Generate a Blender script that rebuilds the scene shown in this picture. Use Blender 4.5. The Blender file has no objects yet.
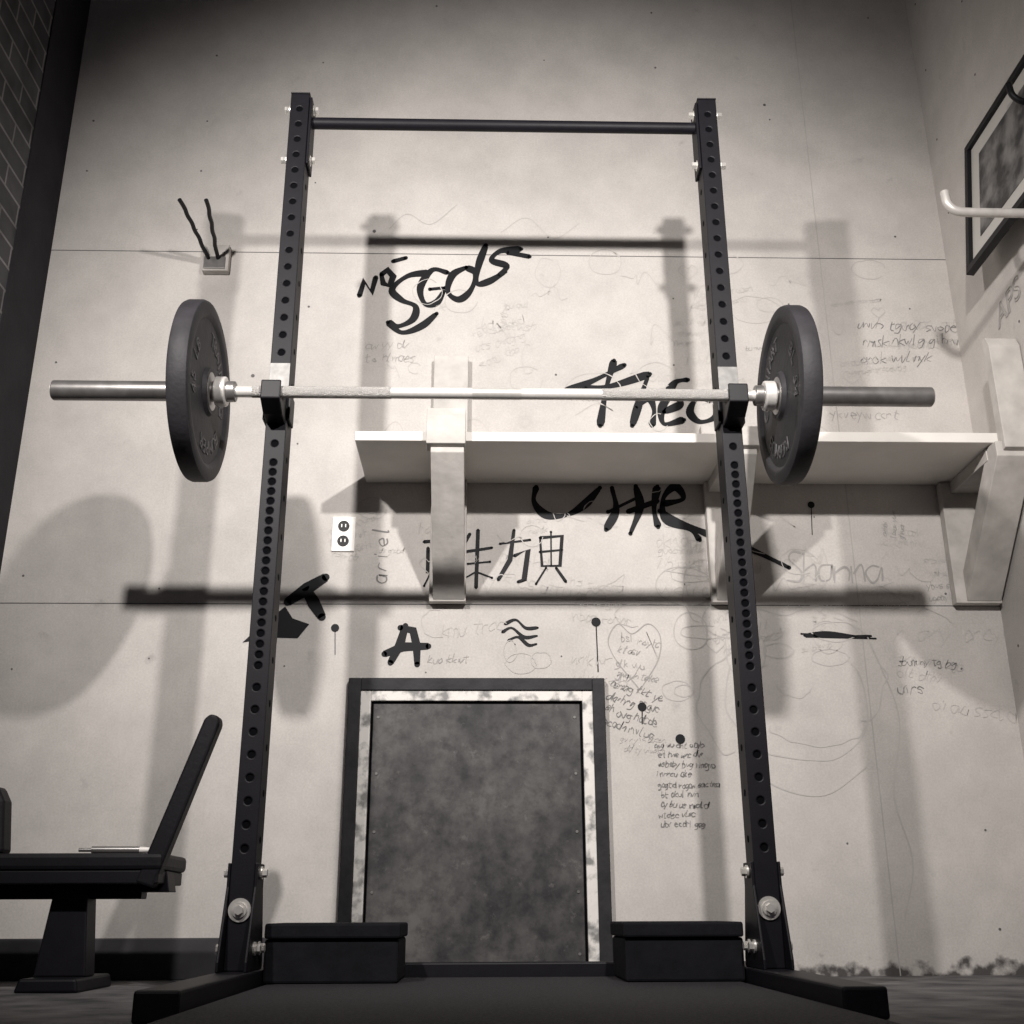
import bpy, bmesh, math, random
from mathutils import Vector, Matrix
random.seed(4)
scene=bpy.context.scene
try:
    scene.view_settings.view_transform='Standard'
    scene.view_settings.look='None'
except Exception: pass
W=0.695      # y of back wall surface
XL,XR=-1.51,1.522
S=0.573      # half spacing of uprights
ZB=1.372     # barbell height
XB=-0.022

# ---------------------------------------------------------------- materials
def mat(name,col,rough=.6,metal=0.,noise=0.,nscale=8.,bump=0.,bscale=60.,col2=None,detail=6,spec=.5,lo=.3,hi=.7):
    m=bpy.data.materials.new(name);m.use_nodes=True
    nt=m.node_tree;b=nt.nodes['Principled BSDF']
    b.inputs['Roughness'].default_value=rough;b.inputs['Metallic'].default_value=metal
    b.inputs['Specular IOR Level'].default_value=spec
    b.inputs['Base Color'].default_value=(*col,1)
    tc=nt.nodes.new('ShaderNodeTexCoord')
    if noise or col2:
        n=nt.nodes.new('ShaderNodeTexNoise');n.inputs['Scale'].default_value=nscale;n.inputs['Detail'].default_value=detail
        nt.links.new(tc.outputs['Object'],n.inputs['Vector'])
        r=nt.nodes.new('ShaderNodeValToRGB');r.color_ramp.elements[0].position=lo;r.color_ramp.elements[1].position=hi
        c2=col2 if col2 else tuple(c*(1-noise) for c in col)
        r.color_ramp.elements[0].color=(*c2,1);r.color_ramp.elements[1].color=(*col,1)
        nt.links.new(n.outputs['Fac'],r.inputs['Fac']);nt.links.new(r.outputs['Color'],b.inputs['Base Color'])
    if bump:
        n2=nt.nodes.new('ShaderNodeTexNoise');n2.inputs['Scale'].default_value=bscale;n2.inputs['Detail'].default_value=4
        nt.links.new(tc.outputs['Object'],n2.inputs['Vector'])
        bp=nt.nodes.new('ShaderNodeBump');bp.inputs['Strength'].default_value=bump;bp.inputs['Distance'].default_value=.01
        nt.links.new(n2.outputs['Fac'],bp.inputs['Height']);nt.links.new(bp.outputs['Normal'],b.inputs['Normal'])
    return m

def mixnoise(nt,tc,sc,det,lo,hi,c0,c1,rough=.5):
    n=nt.nodes.new('ShaderNodeTexNoise');n.inputs['Scale'].default_value=sc;n.inputs['Detail'].default_value=det;n.inputs['Roughness'].default_value=rough
    nt.links.new(tc.outputs['Object'],n.inputs['Vector'])
    r=nt.nodes.new('ShaderNodeValToRGB');r.color_ramp.elements[0].position=lo;r.color_ramp.elements[1].position=hi
    r.color_ramp.elements[0].color=(*c0,1);r.color_ramp.elements[1].color=(*c1,1)
    nt.links.new(n.outputs['Fac'],r.inputs['Fac']);return r.outputs['Color']
def mulc(nt,a,c):
    x=nt.nodes.new('ShaderNodeMix');x.data_type='RGBA';x.blend_type='MULTIPLY';x.inputs['Factor'].default_value=1
    nt.links.new(a,x.inputs['A']);nt.links.new(c,x.inputs['B']);return x.outputs['Result']

def wall_mat():
    m=mat('painted_drywall',(.60,.575,.555),rough=.75,bump=.06,bscale=25,spec=.3)
    nt=m.node_tree;b=nt.nodes['Principled BSDF']
    tc=nt.nodes.new('ShaderNodeTexCoord')
    base=mixnoise(nt,tc,1.5,7,.3,.7,(.53,.503,.482),(.65,.615,.586))
    col=mulc(nt,base,mixnoise(nt,tc,13,8,.22,.33,(.78,.77,.78),(1,1,1)))
    col=mulc(nt,col,mixnoise(nt,tc,6,10,.35,.6,(.90,.90,.90),(1,1,1),.75))
    col=mulc(nt,col,mixnoise(nt,tc,180,2,.3,.7,(.88,.88,.88),(1,1,1)))
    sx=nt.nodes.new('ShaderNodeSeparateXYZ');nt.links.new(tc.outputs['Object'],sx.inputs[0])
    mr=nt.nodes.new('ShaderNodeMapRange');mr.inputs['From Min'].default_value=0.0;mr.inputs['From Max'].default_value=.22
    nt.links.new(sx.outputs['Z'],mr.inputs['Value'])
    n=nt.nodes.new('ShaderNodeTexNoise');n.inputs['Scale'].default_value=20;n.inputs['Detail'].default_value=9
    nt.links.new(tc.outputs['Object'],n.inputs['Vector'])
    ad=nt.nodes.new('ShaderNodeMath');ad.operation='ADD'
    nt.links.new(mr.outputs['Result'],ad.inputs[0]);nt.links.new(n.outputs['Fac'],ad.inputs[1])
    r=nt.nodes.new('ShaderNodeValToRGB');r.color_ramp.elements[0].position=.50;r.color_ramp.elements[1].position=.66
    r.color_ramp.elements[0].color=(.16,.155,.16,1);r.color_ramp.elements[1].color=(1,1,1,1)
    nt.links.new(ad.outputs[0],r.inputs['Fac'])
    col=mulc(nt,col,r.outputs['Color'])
    nt.links.new(col,b.inputs['Base Color'])
    return m

def brick_mat():
    m=mat('dark_painted_brick',(.05,.05,.055),rough=.8)
    nt=m.node_tree;b=nt.nodes['Principled BSDF']
    tc=nt.nodes.new('ShaderNodeTexCoord');sx=nt.nodes.new('ShaderNodeSeparateXYZ');cx=nt.nodes.new('ShaderNodeCombineXYZ')
    nt.links.new(tc.outputs['Object'],sx.inputs[0]);nt.links.new(sx.outputs['Y'],cx.inputs['X']);nt.links.new(sx.outputs['Z'],cx.inputs['Y'])
    br=nt.nodes.new('ShaderNodeTexBrick');br.inputs['Scale'].default_value=1
    br.inputs['Brick Width'].default_value=.215;br.inputs['Row Height'].default_value=.075;br.inputs['Mortar Size'].default_value=.0045
    br.inputs['Color1'].default_value=(.085,.081,.090,1);br.inputs['Color2'].default_value=(.050,.048,.054,1);br.inputs['Mortar'].default_value=(.24,.23,.235,1)
    nt.links.new(cx.outputs[0],br.inputs['Vector'])
    c=mulc(nt,br.outputs['Color'],mixnoise(nt,tc,9,6,.3,.6,(.45,.45,.45),(1,1,1)))
    nt.links.new(c,b.inputs['Base Color'])
    bp=nt.nodes.new('ShaderNodeBump');bp.inputs['Strength'].default_value=.6;bp.inputs['Distance'].default_value=.01;bp.invert=True
    nt.links.new(br.outputs['Fac'],bp.inputs['Height']);nt.links.new(bp.outputs['Normal'],b.inputs['Normal'])
    return m

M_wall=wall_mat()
M_brick=brick_mat()
M_darkstrip=mat('dark_smooth_strip',(.032,.03,.035),rough=.85,noise=.3,bump=.1,spec=.2)
M_floor=mat('stained_concrete',(.17,.163,.165),rough=.75,nscale=9,col2=(.03,.03,.035),bump=.3,bscale=40)
M_ceil=mat('ceiling_paint',(.12,.12,.12),rough=.9,noise=.1)
M_steel=mat('black_powder_coat',(.0090,.0082,.0115),rough=.5,noise=.25,nscale=30,bump=.05,bscale=250,spec=.20)
M_hole=mat('hole_shadow_steel',(.003,.003,.004),rough=.9,noise=.2,spec=.05)
M_chrome=mat('zinc_bolt',(.85,.82,.78),rough=.32,metal=.6,noise=.15,nscale=60)
M_shaft=mat('bar_shaft_steel',(.85,.82,.79),rough=.38,metal=.45,noise=.12,nscale=120)
M_sleeve=mat('bar_sleeve_steel',(.36,.345,.34),rough=.33,metal=.75,noise=.25,nscale=40)
M_label=mat('worn_cup_label',(.20,.195,.19),rough=.45,metal=.3,noise=.4,nscale=50)
M_rubber=mat('bumper_rubber',(.034,.032,.037),rough=.6,noise=.35,nscale=20,bump=.1,bscale=90,spec=.3)
M_letter=mat('raised_rubber_letters',(.075,.072,.077),rough=.55,noise=.2)
M_wood=mat('white_painted_wood',(.80,.765,.725),rough=.6,noise=.12,nscale=7,bump=.08,bscale=40)
M_wood2=mat('raw_pine',(.60,.57,.54),rough=.65,noise=.28,nscale=16,bump=.12,bscale=50)
M_ink=mat('marker_ink',(.010,.010,.012),rough=.6,noise=.2,spec=.2)
M_ink2=mat('fine_pen_ink',(.24,.23,.225),rough=.8,noise=.25,nscale=60)
M_pencil=mat('pencil_grey',(.39,.372,.36),rough=.8,noise=.15,nscale=60)
M_faint=mat('faded_pencil',(.495,.472,.452),rough=.8,noise=.06,nscale=60)
M_seam=mat('seam_gap',(.16,.155,.155),rough=.9,noise=.4,nscale=30)
M_seam2=mat('taped_joint',(.47,.448,.43),rough=.85,noise=.15,nscale=12)
M_plastic=mat('white_plastic',(.85,.82,.79),rough=.35,noise=.04)
M_black=mat('black_plastic',(.009,.0085,.011),rough=.5,noise=.2,spec=.25)
M_vinyl=mat('black_vinyl',(.009,.0083,.011),rough=.55,noise=.2,bump=.08,bscale=80,spec=.20)
M_mat=mat('rubber_mat',(.050,.047,.052),rough=.75,nscale=160,col2=(.014,.014,.016),bump=.5,bscale=160,spec=.3)
M_doorframe=mat('dark_casing',(.030,.029,.033),rough=.6,nscale=15,col2=(.010,.010,.012),bump=.1,detail=8,spec=.3)
M_distress=mat('chipped_white_paint',(.78,.75,.72),rough=.6,nscale=26,col2=(.24,.235,.23),bump=.15,bscale=40,detail=10,lo=.36,hi=.52)
M_pipe=mat('grey_painted_pipe',(.60,.575,.55),rough=.4,metal=.2,noise=.2,nscale=30)
M_lowstrip=mat('dark_low_strip',(.05,.048,.053),rough=.7,noise=.4,nscale=12)
M_block=mat('black_foam_rubber',(.011,.0105,.0135),rough=.8,noise=.35,nscale=25,bump=.15,bscale=70,spec=.12)

def hatch_mat():
    m=mat('scuffed_sheet_metal',(.13,.125,.125),rough=.5,metal=.1,bump=.05,bscale=12,spec=.3)
    nt=m.node_tree;b=nt.nodes['Principled BSDF'];tc=nt.nodes.new('ShaderNodeTexCoord')
    c=mixnoise(nt,tc,3.6,12,.38,.64,(.034,.032,.036),(.125,.12,.118),.68)
    c=mulc(nt,c,mixnoise(nt,tc,22,10,.34,.56,(.50,.50,.52),(1,1,1),.68))
    n=nt.nodes.new('ShaderNodeTexNoise');n.inputs['Scale'].default_value=16;n.inputs['Detail'].default_value=12;n.inputs['Roughness'].default_value=.75
    nt.links.new(tc.outputs['Object'],n.inputs['Vector'])
    r=nt.nodes.new('ShaderNodeValToRGB');r.color_ramp.elements[0].position=.58;r.color_ramp.elements[1].position=.74
    r.color_ramp.elements[0].color=(0,0,0,1);r.color_ramp.elements[1].color=(.6,.6,.6,1)
    nt.links.new(n.outputs['Fac'],r.inputs['Fac'])
    x=nt.nodes.new('ShaderNodeMix');x.data_type='RGBA';nt.links.new(r.outputs['Color'],x.inputs['Factor'])
    nt.links.new(c,x.inputs['A']);x.inputs['B'].default_value=(.25,.24,.235,1)
    nt.links.new(x.outputs['Result'],b.inputs['Base Color'])
    return m
M_hatch=hatch_mat()

# ---------------------------------------------------------------- mesh helpers
def empty(name,loc=(0,0,0)):
    e=bpy.data.objects.new(name,None);e.empty_display_size=.1;e.location=loc
    scene.collection.objects.link(e);return e
def adopt(o,par):
    if par is not None:
        o.parent=par;o.matrix_parent_inverse=Matrix.Translation(par.location).inverted()
def fin(name,bm,m,par=None,smooth=False,bevel=0.,bseg=2):
    me=bpy.data.meshes.new(name);bmesh.ops.recalc_face_normals(bm,faces=bm.faces);bm.to_mesh(me);bm.free()
    o=bpy.data.objects.new(name,me);scene.collection.objects.link(o)
    me.materials.append(m)
    if smooth:
        for f in me.polygons:f.use_smooth=True
        try:
            me.set_sharp_from_angle(angle=math.radians(40))
        except Exception: pass
    if bevel:
        b=o.modifiers.new('bevel','BEVEL');b.width=bevel;b.segments=bseg;b.limit_method='ANGLE'
    adopt(o,par);return o
def bx(bm,x0,x1,y0,y1,z0,z1):
    vs=[bm.verts.new(c) for c in [(x0,y0,z0),(x1,y0,z0),(x1,y1,z0),(x0,y1,z0),(x0,y0,z1),(x1,y0,z1),(x1,y1,z1),(x0,y1,z1)]]
    for f in [(0,3,2,1),(4,5,6,7),(0,1,5,4),(1,2,6,5),(2,3,7,6),(3,0,4,7)]: bm.faces.new([vs[i] for i in f])
def box(name,x0,x1,y0,y1,z0,z1,m,par=None,bevel=.002):
    bm=bmesh.new();bx(bm,x0,x1,y0,y1,z0,z1);return fin(name,bm,m,par,bevel=bevel)
def cy(bm,a,b,r,seg=24,r2=None):
    a=Vector(a);b=Vector(b);d=b-a
    q=d.to_track_quat('Z','Y').to_matrix().to_4x4()
    bmesh.ops.create_cone(bm,cap_ends=True,segments=seg,radius1=r,radius2=r if r2 is None else r2,depth=d.length,matrix=Matrix.Translation((a+b)/2)@q)
def cyl(name,a,b,r,m,par=None,seg=32,r2=None,bevel=0.):
    bm=bmesh.new();cy(bm,a,b,r,seg,r2);return fin(name,bm,m,par,smooth=seg>8,bevel=bevel)
def prism(name,pts,axis,a,b,m,par=None,bevel=.002):
    bm=bmesh.new()
    def P(p,t): return {'x':(t,p[0],p[1]),'y':(p[0],t,p[1]),'z':(p[0],p[1],t)}[axis]
    v0=[bm.verts.new(P(p,a)) for p in pts];v1=[bm.verts.new(P(p,b)) for p in pts]
    bm.faces.new(v0);bm.faces.new(v1[::-1]);n=len(pts)
    for i in range(n): bm.faces.new([v0[i],v1[i],v1[(i+1)%n],v0[(i+1)%n]])
    return fin(name,bm,m,par,bevel=bevel)
def lathe_x(name,prof,cx,cyy,cz,m,par=None,seg=96):
    bm=bmesh.new();rings=[]
    for x,r in prof:
        rings.append([bm.verts.new((cx+x,cyy+r*math.cos(2*math.pi*i/seg),cz+r*math.sin(2*math.pi*i/seg))) for i in range(seg)])
    for k in range(len(rings)-1):
        for i in range(seg): bm.faces.new([rings[k][i],rings[k][(i+1)%seg],rings[k+1][(i+1)%seg],rings[k+1][i]])
    return fin(name,bm,m,par,smooth=True)
def tube(name,pts,r,m,par=None,cyc=False):
    cu=bpy.data.curves.new(name,'CURVE');cu.dimensions='3D';cu.bevel_depth=r;cu.bevel_resolution=5;cu.use_fill_caps=True
    sp=cu.splines.new('NURBS');sp.points.add(len(pts)-1)
    for i,p in enumerate(pts): sp.points[i].co=(*p,1)
    sp.use_endpoint_u=True;sp.order_u=3;sp.resolution_u=8
    cu.materials.append(m)
    o=bpy.data.objects.new(name,cu);scene.collection.objects.link(o);adopt(o,par);return o

# ---------------------------------------------------------------- room
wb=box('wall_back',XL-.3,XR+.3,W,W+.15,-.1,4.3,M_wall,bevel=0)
wl=box('wall_left',XL-.2,XL,-4.2,.44,-.1,4.3,M_brick,bevel=0)
box('wall_left_strip',XL-.2,XL+.004,.44,W,-.1,4.3,M_darkstrip,bevel=0)  # last stretch of the left wall before the corner, smooth and darker than the brick
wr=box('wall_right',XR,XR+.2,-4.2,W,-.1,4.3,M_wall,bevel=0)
box('floor',XL-.2,XR+.2,-4.2,W+.1,-.1,0,M_floor,bevel=0)
box('ceiling',XL-.2,XR+.2,-4.2,W+.1,4.3,4.4,M_ceil,bevel=0)
box('low_strip_back',XL+.006,-.46,W-.012,W,0,.105,M_lowstrip,bevel=.003)  # thin dark strip along the bottom of the back wall, left part only

bm=bmesh.new()
for z in (1.0405,2.262): bx(bm,XL,XR,W-.0008,W+.001,z-.0014,z+.0014)
fin('joint_horizontal',bm,M_seam,wb)
bm=bmesh.new();bx(bm,1.087,1.090,W-.0006,W+.001,0,4.3);fin('joint_vertical',bm,M_seam2,wb)
bm=bmesh.new()
for i in range(9):
    x=XL+.08+i*.4
    for k in range(17):
        z=.12+k*.245
        if random.random()<.38:
            xx=x+random.uniform(-.012,.012);zz=z+random.uniform(-.03,.03)
            cy(bm,(xx,W+.001,zz),(xx,W-.0010,zz),random.uniform(.0025,.004),10)
for x,z,r in [(-.43,2.35,.006),(-.8,1.8,.006),(.95,2.9,.005)]: cy(bm,(x,W+.001,z),(x,W-.0012,z),r,12)
fin('screw_heads',bm,M_seam,wb)
bm=bmesh.new()
for k in range(12):
    for y in (.62,.3,-.1):
        if random.random()<.6: z=.3+k*.3; cy(bm,(XR+.001,y,z),(XR-.0012,y,z),.004,10)
fin('screw_heads',bm,M_seam,wr)

# ---------------------------------------------------------------- squat rack
rack=empty('squat_rack',(0,0,0))
HT=2.338
for side,sx in (('left',-1),('right',1)):
    cx=sx*S;hw=.026;D=.075
    up=box('upright_'+side,cx-hw,cx+hw,0,D,0.05,HT-.004,M_steel,rack,bevel=.003)
    cb=bmesh.new();z=.30;zs=[]
    while z<2.29:
        zs.append(z); z+= .0254 if .70<=z<1.19 else .0508
    for zz in zs:
        cy(cb,(cx,-.01,zz),(cx,.03,zz),.0085,16)
    cut=fin('cut',cb,M_hole)
    md=up.modifiers.new('holes','BOOLEAN');md.object=cut;md.operation='DIFFERENCE';md.solver='EXACT'
    up.modifiers.move(1,0)
    dg=bpy.context.evaluated_depsgraph_get()
    nm=bpy.data.meshes.new_from_object(up.evaluated_get(dg));up.modifiers.clear();up.data=nm
    bpy.data.objects.remove(cut)
    hb=bmesh.new()
    for zz in zs: cy(hb,(cx,.004,zz),(cx,.031,zz),.0088,16)
    fin('front_bores_'+side,hb,M_hole,rack)
    hb=bmesh.new()
    for zz in [.32+.1016*i for i in range(20)]:
        for fx in (-1,1): cy(hb,(cx+fx*(hw-.002),D*.5,zz),(cx+fx*(hw+.0006),D*.5,zz),.008,16)
    fin('side_holes_'+side,hb,M_hole,rack)
    box('end_cap_'+side,cx-hw-.001,cx+hw+.001,-.001,D+.001,HT-.004,HT,M_black,rack)
    box('foot_'+side,cx-.0375,cx+.0375,-.605,.60,0.0,.05,M_steel,rack,bevel=.005)
    for fx in (-1,1):
        xa=cx+fx*(hw+.0005);xb_=cx+fx*(hw+.0065)
        prism('gusset_%s_%d'%(side,fx),[(-.05,.05),(D+.05,.05),(D+.05,.07),(D+.004,.22),(D+.004,.27),(-.002,.27),(-.002,.22),(-.05,.07)],'x',min(xa,xb_),max(xa,xb_),M_steel,rack)
        bb=bmesh.new()
        for (yy,zz) in [(D*.5,.250),(.015,.095),(D*.9,.095)]:
            cy(bb,(cx+fx*(hw+.006),yy,zz),(cx+fx*(hw+.011),yy,zz),.014,20)
            cy(bb,(cx+fx*(hw+.011),yy,zz),(cx+fx*(hw+.021),yy,zz),.0095,6)
        for zz in (2.305,2.135):
            cy(bb,(cx+fx*(hw+.003),D*.5,zz),(cx+fx*(hw+.008),D*.5,zz),.015,20)
            cy(bb,(cx+fx*(hw+.008),D*.5,zz),(cx+fx*(hw+.021),D*.5,zz),.0105,6)
        fin('bolts_%s_%d'%(side,fx),bb,M_chrome,rack)
    ix=cx-sx*(hw+.0005)
    box('flange_'+side,min(ix,ix-sx*.007),max(ix,ix-sx*.007),.004,.071,2.105,2.325,M_steel,rack)
    bb=bmesh.new();cy(bb,(cx,0.001,.173),(cx,-.004,.173),.0245,28);cy(bb,(cx,-.004,.173),(cx,-.009,.173),.016,24);cy(bb,(cx,-.009,.173),(cx,-.018,.173),.010,6)
    fin('front_bolt_'+side,bb,M_chrome,rack)
    prism('j_cup_%s'%side,[(-.098,ZB-.028),(-.098,ZB+.020),(-.088,ZB+.024),(-.086,ZB-.016),(-.054,ZB-.016),(-.030,ZB+.004),(-.008,ZB+.035),(-.001,ZB+.035),(-.001,ZB-.055),(-.05,ZB-.05)],'x',cx-.024,cx+.024,M_black,rack,bevel=.003)
    jc=bmesh.new()
    bx(jc,cx-.034,cx-.0275,-.006,.05,ZB-.045,ZB+.03)
    bx(jc,cx+.0275,cx+.034,-.006,.05,ZB-.045,ZB+.03)
    fin('j_cup_cheeks_'+side,jc,M_black,rack,bevel=.002)
    box('j_cup_label_'+side,cx-.0255,cx+.0255,-.0022,-.0006,ZB+.040,ZB+.115,M_label,rack,bevel=.0005)
cyl('pull_up_bar',(-S+.026,.0375,2.262),(S-.026,.0375,2.262),.0165,M_steel,rack)
box('rear_crossmember',-S+.0375,S-.0375,.36,.41,0.0,.052,M_steel,rack,bevel=.004)

# ---------------------------------------------------------------- barbell
bar=empty('barbell',(XB,-.07,ZB))
Y=-.07
cyl('shaft',(XB-.66,Y,ZB),(XB+.66,Y,ZB),.0142,M_shaft,bar)
M_knurl=mat('bar_knurl_steel',(.62,.595,.57),rough=.45,metal=.5,nscale=400,col2=(.38,.37,.36),bump=.6,bscale=500)
for i,(a,b) in enumerate([(-.60,-.26),(-.06,.06),(.26,.60)]):
    cyl('knurl_%d'%i,(XB+a,Y,ZB),(XB+b,Y,ZB),.0150,M_knurl if i!=1 else M_chrome,bar)
for sx in (-1,1):
    n='left' if sx<0 else 'right'
    cyl('sleeve_'+n,(XB+sx*.66,Y,ZB),(XB+sx*1.084,Y,ZB),.0248,M_sleeve,bar,bevel=.002)
    cyl('sleeve_cap_'+n,(XB+sx*1.082,Y,ZB),(XB+sx*1.086,Y,ZB),.0215,M_chrome,bar)
    cyl('collar_'+n,(XB+sx*.662,Y,ZB),(XB+sx*.690,Y,ZB),.037,M_shaft,bar,bevel=.004)
    cyl('bushing_'+n,(XB+sx*.640,Y,ZB),(XB+sx*.662,Y,ZB),.026,M_sleeve,bar,bevel=.003)
def plate(x0,sx):
    p=empty('bumper_plate',(x0+sx*.026,Y,ZB))
    t=.050
    R=.2225
    pr=[(.006,.0255),(-.003,.0255),(-.003,.056),(.006,.062),(.008,.10),(.008,.178),(.001,.186),(0,.192),(0,.212),(.003,.2195),(.010,R),
        (t-.010,R),(t-.003,.2195),(t,.212),(t,.192),(t-.001,.186),(t-.008,.178),(t-.008,.10),(t-.006,.062),(t+.003,.056),(t+.003,.0255),(t-.006,.0255)]
    pr=[(sx*a,r) for a,r in pr]
    lathe_x('rubber_body',pr,x0,Y,ZB,M_rubber,p)
    lathe_x('steel_hub',[(-.004*sx,.0253),(-.004*sx,.046),(-.0035*sx,.047),(.004*sx,.047)],x0,Y,ZB,M_sleeve,p,48)
    for face,xf,nx in (('inner',x0+sx*.008,-sx),('outer',x0+sx*(t-.008),sx)):
        txt="TRAINING  BUMPER    45 LB    "
        for i,ch in enumerate(txt):
            if ch==' ':continue
            cu=bpy.data.curves.new('letter','FONT');cu.body=ch;cu.size=.050;cu.extrude=.0022;cu.align_x='CENTER';cu.align_y='CENTER'
            cu.materials.append(M_letter)
            o=bpy.data.objects.new('letter_'+face+'_%d'%i,cu);scene.collection.objects.link(o)
            ang=2*math.pi*i/len(txt)
            rad=Vector((0,math.sin(ang),math.cos(ang)));nz=Vector((nx,0,0));tx=rad.cross(nz)
            mt=Matrix((tx,rad,nz)).transposed().to_4x4()
            mt.translation=Vector((xf,Y,ZB))+rad*.137
            o.parent=p;o.matrix_parent_inverse=Matrix.Translation(p.location).inverted();o.matrix_basis=mt
    return p
plate(XB-.702,-1);plate(XB+.698,1)

# ---------------------------------------------------------------- rubber blocks on the floor behind the uprights
for sx in (-1,1):
    st=empty('rubber_block_stack',(sx*.39,.2,.02))
    a=.262 if sx>0 else .232
    x0,x1=sorted((sx*a,sx*.533))
    box('lower_block',x0+(.004 if sx>0 else 0),x1-(.004 if sx<0 else 0),.095,.34,.0205,.1125,M_block,st,bevel=.006)
    box('upper_slab',x0,x1,.085,.345,.1130,.1450,M_block,st,bevel=.005)

mt=box('rubber_floor_mat',-.525,.525,-1.9,.345,.0005,.020,M_mat,bevel=.003)

# ---------------------------------------------------------------- shelf
shelf=empty('storage_shelf',(.5,W,1.43))
Yf=W-.335
box('board_1',-.42,.655,Yf,W-.004,1.431,1.460,M_wood,shelf,bevel=.002)
box('board_2',.658,1.45,Yf-.006,W-.004,1.434,1.465,M_wood,shelf,bevel=.002)
def bracket(n,x0,x1,ztop,block_top,zb=1.04,b0=0,b1=0,c0=0):
    box('cleat_%d'%n,x0,x1,W-.036,W-.004,zb,1.430,M_wood2,shelf,bevel=.002)
    box('cleat_upper_%d'%n,x0,x1,W-.036,W-.004,1.463,ztop,M_wood2,shelf,bevel=.002)
    box('arm_%d'%n,x0+.01+c0,x1-.01,Yf+.03,W-.036,1.393,1.4305,M_wood2,shelf,bevel=.002)
    prism('brace_%d'%n,[(W-.037,zb+.005),(W-.037,zb+.10),(Yf+.025,1.43),(Yf-.028,1.43),(Yf-.028,1.385)],'x',x0+.012+c0,x1-.004,M_wood2,shelf)
    prism('front_block_%d'%n,[(Yf-.045,1.405),(Yf-.007,1.395),(Yf-.007,block_top),(Yf-.030,block_top),(Yf-.045,block_top-.03)],'x',x0-.004+b0,x1+.004+b1,M_wood2,shelf)
bracket(1,-.215,-.105,1.86,1.520,b0=.004,b1=-.004)
bracket(2,.635,.725,1.62,1.47)
bracket(3,1.375,1.515,1.50,1.76,b0=.055,b1=0,c0=.02)

# ---------------------------------------------------------------- hatch door
door=empty('door_1',(-.07,W,0))
def frame(name,x0,x1,z0,z1,w,y0,y1,m,par,bottom=False):
    bm=bmesh.new()
    bx(bm,x0,x0+w,y0,y1,z0,z1);bx(bm,x1-w,x1,y0,y1,z0,z1);bx(bm,x0+w,x1-w,y0,y1,z1-w,z1)
    if bottom: bx(bm,x0+w,x1-w,y0,y1,z0,z0+w)
    return fin(name,bm,m,par,bevel=.002)
frame('casing',-.443,.303,0,.812,.036,W-.028,W-.001,M_doorframe,door)
frame('jamb',-.407,.267,0,.776,.030,W-.022,W-.001,M_distress,door)
frame('inner_gap',-.377,.237,0,.746,.007,W-.011,W-.001,M_hole,door)
box('panel',-.370,.230,W-.010,W-.001,.008,.739,M_hatch,door)
bb=bmesh.new()
for x in (-.355,.214):
    for k in range(5): cy(bb,(x,W-.009,.06+k*.16),(x,W-.0125,.06+k*.16),.004,14)
fin('panel_rivets',bb,M_label,door)

# ---------------------------------------------------------------- outlet
ol=empty('electrical_outlet',(-.482,W,1.26))
box('cover_plate',-.518,-.447,W-.006,W-.0005,1.205,1.318,M_plastic,ol,bevel=.003)
for i,z in enumerate((1.286,1.238)):
    cyl('receptacle_%d'%i,(-.4825,W-.006,z),(-.4825,W-.0085,z),.0175,M_black,ol)
    for dx in (-.006,.006): box('slot_%d'%i,-.4825+dx-.0015,-.4825+dx+.0015,W-.0095,W-.008,z-.004,z+.006,M_plastic,ol,bevel=0)
cyl('screw',(-.4825,W-.006,1.262),(-.4825,W-.0075,1.262),.003,M_sleeve,ol)

# ---------------------------------------------------------------- hooks on wall
hk=empty('bar_storage_hook',(-.95,W,2.22))
box('mount_block',-.992,-.905,W-.03,W-.001,2.172,2.272,M_wood2,hk,bevel=.004)
box('mount_plate',-.985,-.915,W-.036,W-.03,2.178,2.222,M_sleeve,hk,bevel=.001)
for i,(xa,xb_) in enumerate([(-.970,-.996),(-.940,-.914)]):
    pts=[]
    for k in range(9):
        t=k/8
        pts.append((xa+(xb_-xa)*t+ (.0025 if k%2 else -.0025)*(k>1), W-.03-.285*t, 2.215+.03*t))
    tube('prong_%d'%i,pts,.0066,M_black,hk)

# ---------------------------------------------------------------- weight bench (seen side-on)
be=empty('weight_bench',(-1.05,.3,0))
box('seat_pad',-1.50,-.795,.165,.40,.262,.300,M_vinyl,be,bevel=.010)
box('seat_board',-1.49,-.802,.172,.39,.232,.262,M_steel,be,bevel=.003)
box('seat_rail',-1.45,-.86,.255,.305,.20,.232,M_steel,be,bevel=.003)
prism('back_support',[(-.855,.235),(-.812,.222),(-.690,.600),(-.694,.618),(-.714,.624),(-.728,.613)],'y',.17,.215,M_vinyl,be,bevel=.006)
prism('back_hinge',[(-.86,.215),(-.79,.215),(-.80,.262),(-.85,.262)],'y',.235,.30,M_steel,be)
prism('post',[(-1.085,.03),(-.965,.03),(-.985,.235),(-1.060,.235)],'y',.24,.31,M_steel,be,bevel=.004)
prism('base_foot',[(-1.10,0),(-.955,0),(-.962,.03),(-1.09,.03)],'y',.17,.42,M_steel,be,bevel=.006)
prism('base_foot_2',[(-1.50,0),(-1.36,0),(-1.37,.03),(-1.49,.03)],'y',.17,.42,M_steel,be,bevel=.006)
box('post_2',-1.46,-1.41,.25,.30,.03,.24,M_steel,be)
prism('end_roll',[(-1.34,.300),(-1.170,.300),(-1.185,.42),(-1.205,.455),(-1.34,.455)],'y',.18,.24,M_vinyl,be,bevel=.01)
pen=empty('marker_pen',(-.93,.2,.307))
cyl('barrel',(-.970,.20,.3085),(-.860,.205,.3085),.0085,M_sleeve,pen)
cyl('cap',(-.860,.205,.3085),(-.820,.207,.3085),.0072,M_plastic,pen,r2=.005)
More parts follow.
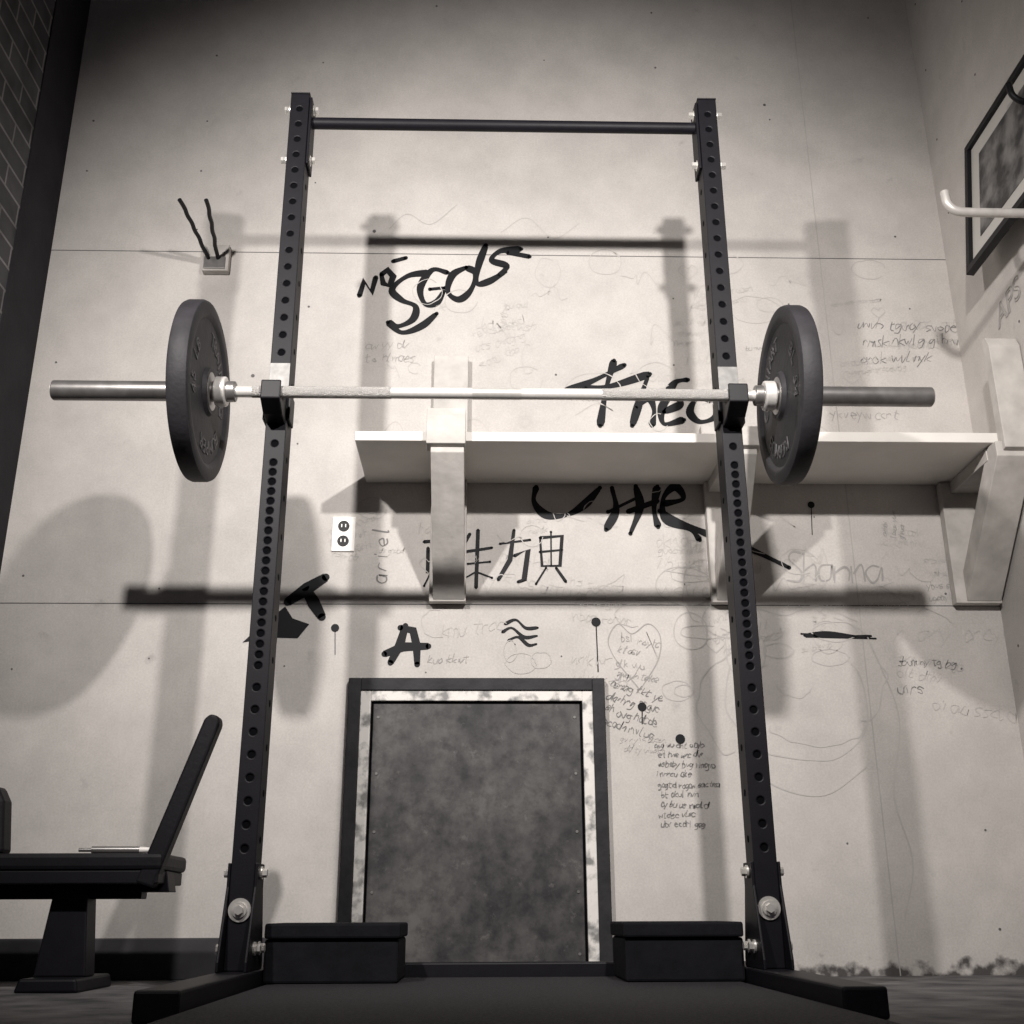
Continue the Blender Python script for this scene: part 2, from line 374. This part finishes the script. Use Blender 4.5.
cyl('tail',(-1.0,.1985,.3085),(-.970,.20,.3085),.0045,M_sleeve,pen)

# ---------------------------------------------------------------- framed picture on right wall (hangs tilted)
fr=bpy.data.objects.new('framed_picture',None);scene.collection.objects.link(fr)
H=.475;L=.62
def fbox(name,y0,y1,x0,x1,z0,z1,m):
    bm=bmesh.new();bx(bm,x0,x1,y0,y1,z0,z1);o=fin(name,bm,m,None,bevel=.0015);o.parent=fr;return o
fw=.024
fbox('frame_top',0,L,-.026,-.002,H-fw,H,M_black);fbox('frame_bottom',0,L,-.026,-.002,0,fw,M_black)
fbox('frame_far',L-fw,L,-.026,-.002,fw,H-fw,M_black);fbox('frame_near',0,fw,-.026,-.002,fw,H-fw,M_black)
fbox('backing',.005,L-.005,-.006,-.003,.005,H-.005,M_black)
M_print=mat('dark_photo_print',(.22,.21,.205),rough=.5,nscale=14,col2=(.03,.03,.032),detail=10,lo=.42,hi=.66)
M_matb=mat('mat_board',(.58,.56,.53),rough=.6,noise=.05)
fbox('mat_board',fw,L-fw,-.014,-.008,fw,H-fw,M_matb)
fbox('print',.085,L-.085,-.0165,-.0138,.085,H-.085,M_print)
fr.location=(XR-.068,-.235,2.005);fr.rotation_euler=(0,math.atan2(.062,H),0)
def pipe_hook(z,L_,y,m,r=.0125):
    p=empty('pipe_hook',(XR,y,z))
    cyl('flange',(XR-.008,y,z),(XR-.0005,y,z),.04,m,p)
    x0=XR-L_
    tube('pipe',[(XR-.002,y,z),(XR-.1 if L_>.15 else XR-.03,y,z),(x0+.07,y,z),(x0+.02,y,z+.002),(x0,y,z+.025),(x0-.002,y,z+.045),(x0-.003,y,z+.065)],r,m,p)
pipe_hook(1.958,.312,-.01,M_pipe)
pipe_hook(2.33,.075,-.01,M_black,.009)

# ---------------------------------------------------------------- graffiti (flat ink on the wall, millimetres)
gr=empty('graffiti',(0,W,1.5))
def catmull(p,n=8):
    if len(p)<3: return [Vector(q) for q in p]
    p=[Vector(q) for q in p];e=[p[0]*2-p[1]]+p+[p[-1]*2-p[-2]];out=[]
    for i in range(1,len(e)-2):
        for k in range(n):
            t=k/n;a,b,c,d=e[i-1:i+3]
            out.append(.5*((2*b)+(c-a)*t+(2*a-5*b+4*c-d)*t*t+(3*b-a-3*c+d)*t**3))
    out.append(p[-1]);return out
def ink(name,strokes,w,m,smooth=True,yo=.0012,vary=.25,par=gr,n=8):
    bm=bmesh.new();q=0
    for s in strokes:
        s=[(a/1000,b/1000) for a,b in s]
        pts=catmull(s,n) if smooth else [Vector(p) for p in s]
        q+=1;y=W-yo-.00001*(q%40)
        L_=[];R_=[];k=len(pts)
        for i,p in enumerate(pts):
            t=(pts[min(i+1,k-1)]-pts[max(i-1,0)])
            if t.length<1e-6:t=Vector((1,0))
            t.normalize();nn=Vector((-t.y,t.x))
            ww=w*.5*(1+vary*math.sin(i*.35+q))
            if i in (0,k-1): ww*=.7
            L_.append(bm.verts.new((p.x+nn.x*ww,y,p.y+nn.y*ww)));R_.append(bm.verts.new((p.x-nn.x*ww,y,p.y-nn.y*ww)))
        for i in range(k-1):
            try:bm.faces.new([L_[i],L_[i+1],R_[i+1],R_[i]])
            except Exception:pass
        if w>.008:
            for p in (pts[0],pts[-1]):
                c=[bm.verts.new((p.x+w*.33*math.cos(a*math.pi/6),y,p.y+w*.33*math.sin(a*math.pi/6))) for a in range(12)];bm.faces.new(c)
    return fin(name,bm,m,par)
ink('tag_word',[[(-240,2190),(-311,2176),(-362,2124),(-330,2084),(-283,2060),(-290,2012),(-338,1985),(-372,2000)],
 [(-372,2000),(-325,1962),(-262,1986),(-212,2034)],
 [(-177,2190),(-230,2200),(-268,2132),(-252,2071),(-214,2075),(-190,2118)],[(-236,2126),(-186,2132)],
 [(-116,2212),(-162,2181),(-176,2117),(-139,2088),(-100,2124),(-84,2188),(-116,2212)],
 [(-50,2300),(-74,2222),(-80,2152),(-40,2158),(16,2196)],[(70,2286),(-2,2276),(-30,2240),(20,2218),(-8,2180)],[(22,2272),(98,2256)]],.021,M_ink)
ink('tag_small',[[(-470,2098),(-456,2155),(-430,2112),(-418,2170)],[(-400,2180),(-380,2198),(-360,2174),(-370,2138),(-392,2145),(-400,2180)],[(-362,2232),(-320,2246)]],.022,M_ink,smooth=False)
ink('script_words',[[(205,1750),(307,1795),(405,1850)],[(371,1866),(341,1759),(318,1631)],[(273,1766),(361,1774),(487,1818)],[(480,1811),(450,1724),(421,1632)],
 [(436,1696),(477,1732),(494,1689),(485,1633)],[(526,1682),(580,1711),(555,1740),(520,1697),(524,1640),(589,1655)],[(543,1754),(571,1790),(610,1798)],
 [(684,1726),(639,1733),(610,1683),(641,1648),(694,1670),(698,1734),(705,1641)],
 [(111,1421),(104,1371),(141,1328),(203,1328),(260,1362),(311,1419)],[(349,1419),(359,1346),(326,1280)],[(334,1339),(434,1390)],
 [(424,1425),(434,1355),(401,1268)],[(396,1340),(490,1376)],[(492,1424),(478,1350),(488,1290)],
 [(508,1366),(571,1384),(548,1424),(509,1384),(513,1316),(586,1284),(615,1248)],[(495,1343),(616,1278),(750,1228),(885,1160)]],.021,M_ink,vary=.35)
ink('bold_marks',[[(-345,888),(-290,910),(-215,912)],[(-285,974),(-300,915),(-326,862)],[(-300,968),(-262,960),(-250,914),(-247,857)]],.026,M_ink,vary=.1,smooth=False)
ink('bold_tee',[[(-640,1046),(-584,1088),(-530,1124)],[(-590,1092),(-562,1044),(-535,1000)]],.036,M_ink,vary=.1,smooth=False)
ink('squiggles',[[(12,980),(45,993),(75,968),(111,969)],[(4,955),(33,968),(70,940),(108,944)],[(22,930),(52,940),(82,916),(106,919)],
 [(904,952),(1110,944)],[(918,943),(1128,938)],[(920,950),(992,955),(1098,940)],[(912,947),(1000,944),(1115,946)]],.009,M_ink)
K=[[(-236,1238),(-168,1245),(-173,1142),(-221,1142),(-223,1219)],[(-223,1206),(-174,1206)],[(-222,1174),(-173,1174)],[(-212,1271),(-187,1251)],[(-215,1136),(-232,1098)],[(-185,1136),(-166,1104)],
 [(-95,1265),(-119,1219)],[(-70,1278),(-75,1092)],[(-113,1206),(-27,1220)],[(-100,1168),(-33,1175)],[(-118,1117),(-75,1143),(-27,1124)],[(-2,1233),(90,1246)],[(41,1278),(28,1181),(-8,1117)],
 [(41,1194),(84,1214),(71,1118),(52,1111)],[(121,1253),(189,1259),(181,1163),(126,1162),(121,1253)],[(120,1207),(188,1214)],[(155,1272),(154,1163)],[(138,1156),(107,1105)],[(169,1156),(198,1112)]]
ink('brush_characters',K,.012,M_ink,smooth=False,vary=.45)
bm=bmesh.new();bm.faces.new([bm.verts.new((a/1000,W-.0015,b/1000)) for a,b in [(-765,922),(-711,977),(-646,1032),(-622,996),(-571,978),(-603,935),(-679,937)]])
fin('arrow_blot',bm,M_ink,gr)
bm=bmesh.new()
for x,z,r in [(286,987,14),(414,732,13),(521,639,14),(973,1366,11),(-494,967,12)]: cy(bm,(x/1000,W-.0003,z/1000),(x/1000,W-.002,z/1000),r/1000,20)
fin('ink_blots',bm,M_ink,gr)
ink('ink_drips',[[(286,987),(288,835)],[(414,732),(412,682)],[(973,1366),(967,1266)],[(-494,967),(-490,885)]],.004,M_ink,smooth=False)
ink('heart_outline',[[(410,782),(342,872),(321,932),(352,981),(393,951),(443,982),(477,945),(468,872),(410,782)]],.003,M_pencil)
def circ(cx,cz,rx,rz,a0=0,a1=360,n=12): return [(cx+rx*math.cos(math.radians(a0+(a1-a0)*i/n))*random.uniform(.92,1.08),cz+rz*math.sin(math.radians(a0+(a1-a0)*i/n))*random.uniform(.92,1.08)) for i in range(n+1)]
ink('face_sketch',[circ(880,760,215,190,150,400),circ(830,900,45,22),circ(985,880,55,24),circ(870,800,50,40,180,350),circ(930,690,150,70,190,350),circ(980,830,160,170,-60,80),
 circ(1010,960,70,30),circ(700,740,120,150,80,260),[(1120,900),(1170,700),(1130,480),(1160,300),(1120,150)],[(700,980),(760,1030),(860,1010),(960,1040),(1080,990)],[(720,560),(800,500),(930,480),(1060,560)]],.0038,M_faint)
ink('line_doodles',[circ(520,780,45,30),circ(540,780,28,18),circ(1010,1950,60,40,0,330),circ(850,2060,90,50,10,300),circ(900,2080,45,28),circ(300,1760,90,60,0,200),circ(-90,1560,60,90),
 [(-400,1560),(-330,1640),(-260,1500),(-180,1600),(-60,1520)],[(0,2350),(90,2410),(180,2330),(270,2390)],circ(560,1100,90,60),circ(620,1080,70,100,30,250),circ(700,1000,90,60,0,300),
 [(-380,2360),(-320,2420),(-240,2380),(-150,2460)],[(500,1150),(640,1130),(760,1160)],circ(730,900,60,80),circ(570,960,50,60),circ(60,860,45,30),circ(120,870,30,25)],.003,M_faint)
G={'a':[[(.7,.6),(.3,.65),(.1,.3),(.3,0),(.6,.1),(.7,.6),(.75,0)]],'b':[[(.1,1.1),(.1,0),(.5,.02),(.7,.3),(.4,.6),(.1,.4)]],'c':[[(.7,.5),(.4,.65),(.1,.3),(.35,0),(.7,.12)]],
'd':[[(.7,.5),(.3,.6),(.1,.3),(.3,0),(.65,.15),(.75,1.1),(.75,0)]],'e':[[(.1,.3),(.65,.38),(.4,.65),(.1,.35),(.3,0),(.7,.1)]],'h':[[(.15,1.1),(.12,0)],[(.13,.4),(.45,.62),(.65,.4),(.65,0)]],
'i':[[(.3,.6),(.32,0)],[(.3,.8),(.33,.86)]],'k':[[(.1,1.1),(.1,0)],[(.6,.6),(.12,.3),(.65,0)]],'l':[[(.25,1.15),(.22,.1),(.4,0)]],'m':[[(.05,.6),(.08,0)],[(.08,.4),(.25,.6),(.4,.4),(.4,0)],[(.4,.4),(.6,.6),(.75,.4),(.78,0)]],
'n':[[(.1,.6),(.12,0)],[(.12,.35),(.42,.62),(.62,.4),(.65,0)]],'o':[[(.4,.62),(.12,.35),(.35,0),(.68,.25),(.4,.62)]],'r':[[(.15,.6),(.15,0)],[(.15,.35),(.35,.6),(.6,.55)]],'s':[[(.65,.58),(.3,.62),(.2,.42),(.55,.25),(.5,.02),(.12,.05)]],
't':[[(.35,1),(.33,.1),(.6,0)],[(.1,.65),(.65,.68)]],'u':[[(.1,.6),(.15,.1),(.5,0),(.65,.3),(.68,.6)],[(.67,.5),(.72,0)]],'v':[[(.1,.6),(.35,0),(.68,.62)]],'w':[[(.05,.6),(.22,0),(.4,.5),(.58,0),(.78,.6)]],
'y':[[(.1,.6),(.38,.1)],[(.7,.62),(.2,-.45)]],'g':[[(.65,.5),(.3,.62),(.12,.3),(.4,.08),(.66,.5),(.62,-.3),(.2,-.4)]],'S':[[(.75,1),(.3,1.1),(.15,.8),(.7,.4),(.55,0),(.05,.1)]]}
def letters(st,word,x,z,h,rnd,ca=1,sa=0,u=0,v=0,adv=.82,jit=.06,slant=.12):
    for ch in word:
        for s in G[ch]:
            p=[]
            for a,b in s:
                A=u+(a+rnd.uniform(-jit,jit))*h*.95+b*h*slant;B=v+(b+rnd.uniform(-jit,jit))*h
                p.append(((x+A*ca-B*sa)*1000,(z+A*sa+B*ca)*1000))
            st.append(p)
        u+=h*adv*rnd.uniform(.8,1.1)
    return u
def scribble(name,x,z,width,rows,h,m,w=.0024,lead=1.75,rot=0.,seed=0,fill=.9):
    rnd=random.Random(seed*13+7);st=[];h=h*.8
    ca,sa=math.cos(math.radians(rot)),math.sin(math.radians(rot))
    ks=[k for k in G if k!='S']
    for r in range(rows):
        u=rnd.uniform(0,.12)*width;end=width*rnd.uniform(fill-.25,1)
        while u<end:
            u=letters(st,''.join(rnd.choice(ks) for _ in range(rnd.randint(2,6))),x,z,h,rnd,ca,sa,u,-r*h*lead+rnd.uniform(-.2,.2)*h,adv=.66,jit=.13,slant=rnd.uniform(0,.4))+h*.45
    return ink(name,st,w,m,vary=.45,n=3)
sc=[(-.45,1.905,.18,2,.036,M_pencil,0),(-.09,1.98,.22,1,.040,M_faint,0),(1.16,1.985,.32,3,.044,M_ink2,1),(1.04,1.66,.22,1,.040,M_pencil,0),
 (.315,.80,.14,4,.028,M_ink2,-18),(.44,.615,.15,9,.020,M_ink2,0),(1.175,.94,.25,1,.058,M_faint,0),(1.175,.855,.20,1,.028,M_ink2,0),(1.165,.77,.09,1,.040,M_ink2,0),
 (.345,.93,.11,4,.026,M_pencil,-8),(-.22,.865,.14,1,.030,M_pencil,0),(-.20,.94,.20,1,.05,M_faint,6)]
for i,(x,z,wd,rows,h,m,rot) in enumerate(sc): scribble('handwriting_%d'%i,x,z,wd,rows,h,m,rot=rot,seed=i)
rn=random.Random(33)
for i in range(58):
    x=rn.uniform(-.62,1.36);z=rn.uniform(.62,2.12)
    if x<.32 and z<.86: z+=.5
    if x<-.25 and rn.random()<.5: continue
    if 1.30<z<1.50 and x>-.42: z-=.22
    scribble('faint_note_%d'%i,x,z,rn.uniform(.06,.22),rn.choice([1,1,2,3]),rn.choice([.020,.024,.028,.036,.05]),M_faint if rn.random()<.88 else M_pencil,w=.0020,rot=rn.choice([0,0,3,-4,8,-10,20,80]),seed=100+i)
dd=[]
for i in range(70):
    x=rn.uniform(-400,1350);z=rn.uniform(880,2250)
    k=rn.random()
    if k<.4: dd.append(circ(x,z,rn.uniform(15,70),rn.uniform(15,60),rn.uniform(0,90),rn.uniform(250,420)))
    elif k<.7: dd.append([(x+j*rn.uniform(12,22),z+rn.uniform(-30,30)) for j in range(rn.randint(4,9))])
    elif k<.85: dd.append([(x+rn.uniform(-60,60),z+rn.uniform(-60,60)) for j in range(rn.randint(3,6))])
    else:
        s=rn.uniform(20,45);dd.append([(x,z-s),(x-s,z),(x-s*.5,z+s*.7),(x,z+s*.3),(x+s*.5,z+s*.7),(x+s,z),(x,z-s)])
ink('faint_doodles',dd,.0024,M_faint,n=6)
st=[];rnd=random.Random(5);letters(st,'Shanna',.865,1.115,.085,rnd,adv=.62);ink('signature',st,.006,M_pencil,n=5)
st=[];letters(st,'ariel',-.345,1.10,.045,rnd,ca=0,sa=1,adv=.9);ink('vertical_name',st,.004,M_ink2,n=5)
gr2=empty('graffiti',(XR,.42,1.86))
def text(body,x,z,size,m,rot=0,par=gr,shear=.2,y=0):
    cu=bpy.data.curves.new('lettering','FONT');cu.body=body;cu.size=size;cu.shear=shear;cu.fill_mode='NONE';cu.bevel_depth=.0012
    cu.materials.append(m)
    o=bpy.data.objects.new('lettering',cu);scene.collection.objects.link(o)
    o.matrix_basis=Matrix.Translation((XR-.002,y,z))@Matrix.Rotation(math.radians(-90),4,'Z')@Matrix.Rotation(math.radians(90),4,'X')@Matrix.Rotation(math.radians(rot),4,'Z')
    o.parent=par;o.matrix_parent_inverse=Matrix.Translation(par.location).inverted()
text("APS",0,1.84,.10,M_pencil,y=.42,rot=10,par=gr2)

# ---------------------------------------------------------------- lights
def spot(n,loc,tgt,power,size=118):
    l=bpy.data.lights.new(n,'SPOT');l.energy=power;l.spot_size=math.radians(size);l.spot_blend=1.0;l.shadow_soft_size=.042;l.color=(1,.955,.91)
    o=bpy.data.objects.new(n,l);scene.collection.objects.link(o);o.location=loc
    o.rotation_euler=(Vector(tgt)-Vector(loc)).to_track_quat('-Z','Y').to_euler()
spot('work_lamp',(.507,-1.90,2.12),(.22,W,1.36),262,94)
spot('work_lamp.001',(-1.05,-1.90,2.12),(-.02,W,1.36),262,94)
w=bpy.data.worlds.new('World');scene.world=w;w.use_nodes=True
w.node_tree.nodes['Background'].inputs[0].default_value=(.50,.45,.60,1);w.node_tree.nodes['Background'].inputs[1].default_value=.09

# ---------------------------------------------------------------- camera
yaw,pit,rol,f=.0266,.3456,-.004,1115.08
F=Vector((math.sin(yaw)*math.cos(pit),math.cos(yaw)*math.cos(pit),math.sin(pit)))
R=Vector((math.cos(yaw),-math.sin(yaw),0));U=R.cross(F)
R2=R*math.cos(rol)+U*math.sin(rol);U2=-R*math.sin(rol)+U*math.cos(rol)
cd=bpy.data.cameras.new('camera');cd.sensor_width=36;cd.lens=f/1024*36;cd.clip_start=.01
co=bpy.data.objects.new('camera',cd);scene.collection.objects.link(co)
mw=Matrix((R2,U2,-F)).transposed().to_4x4();mw.translation=Vector((-.0517,-2.5624,.164));co.matrix_world=mw
scene.camera=co
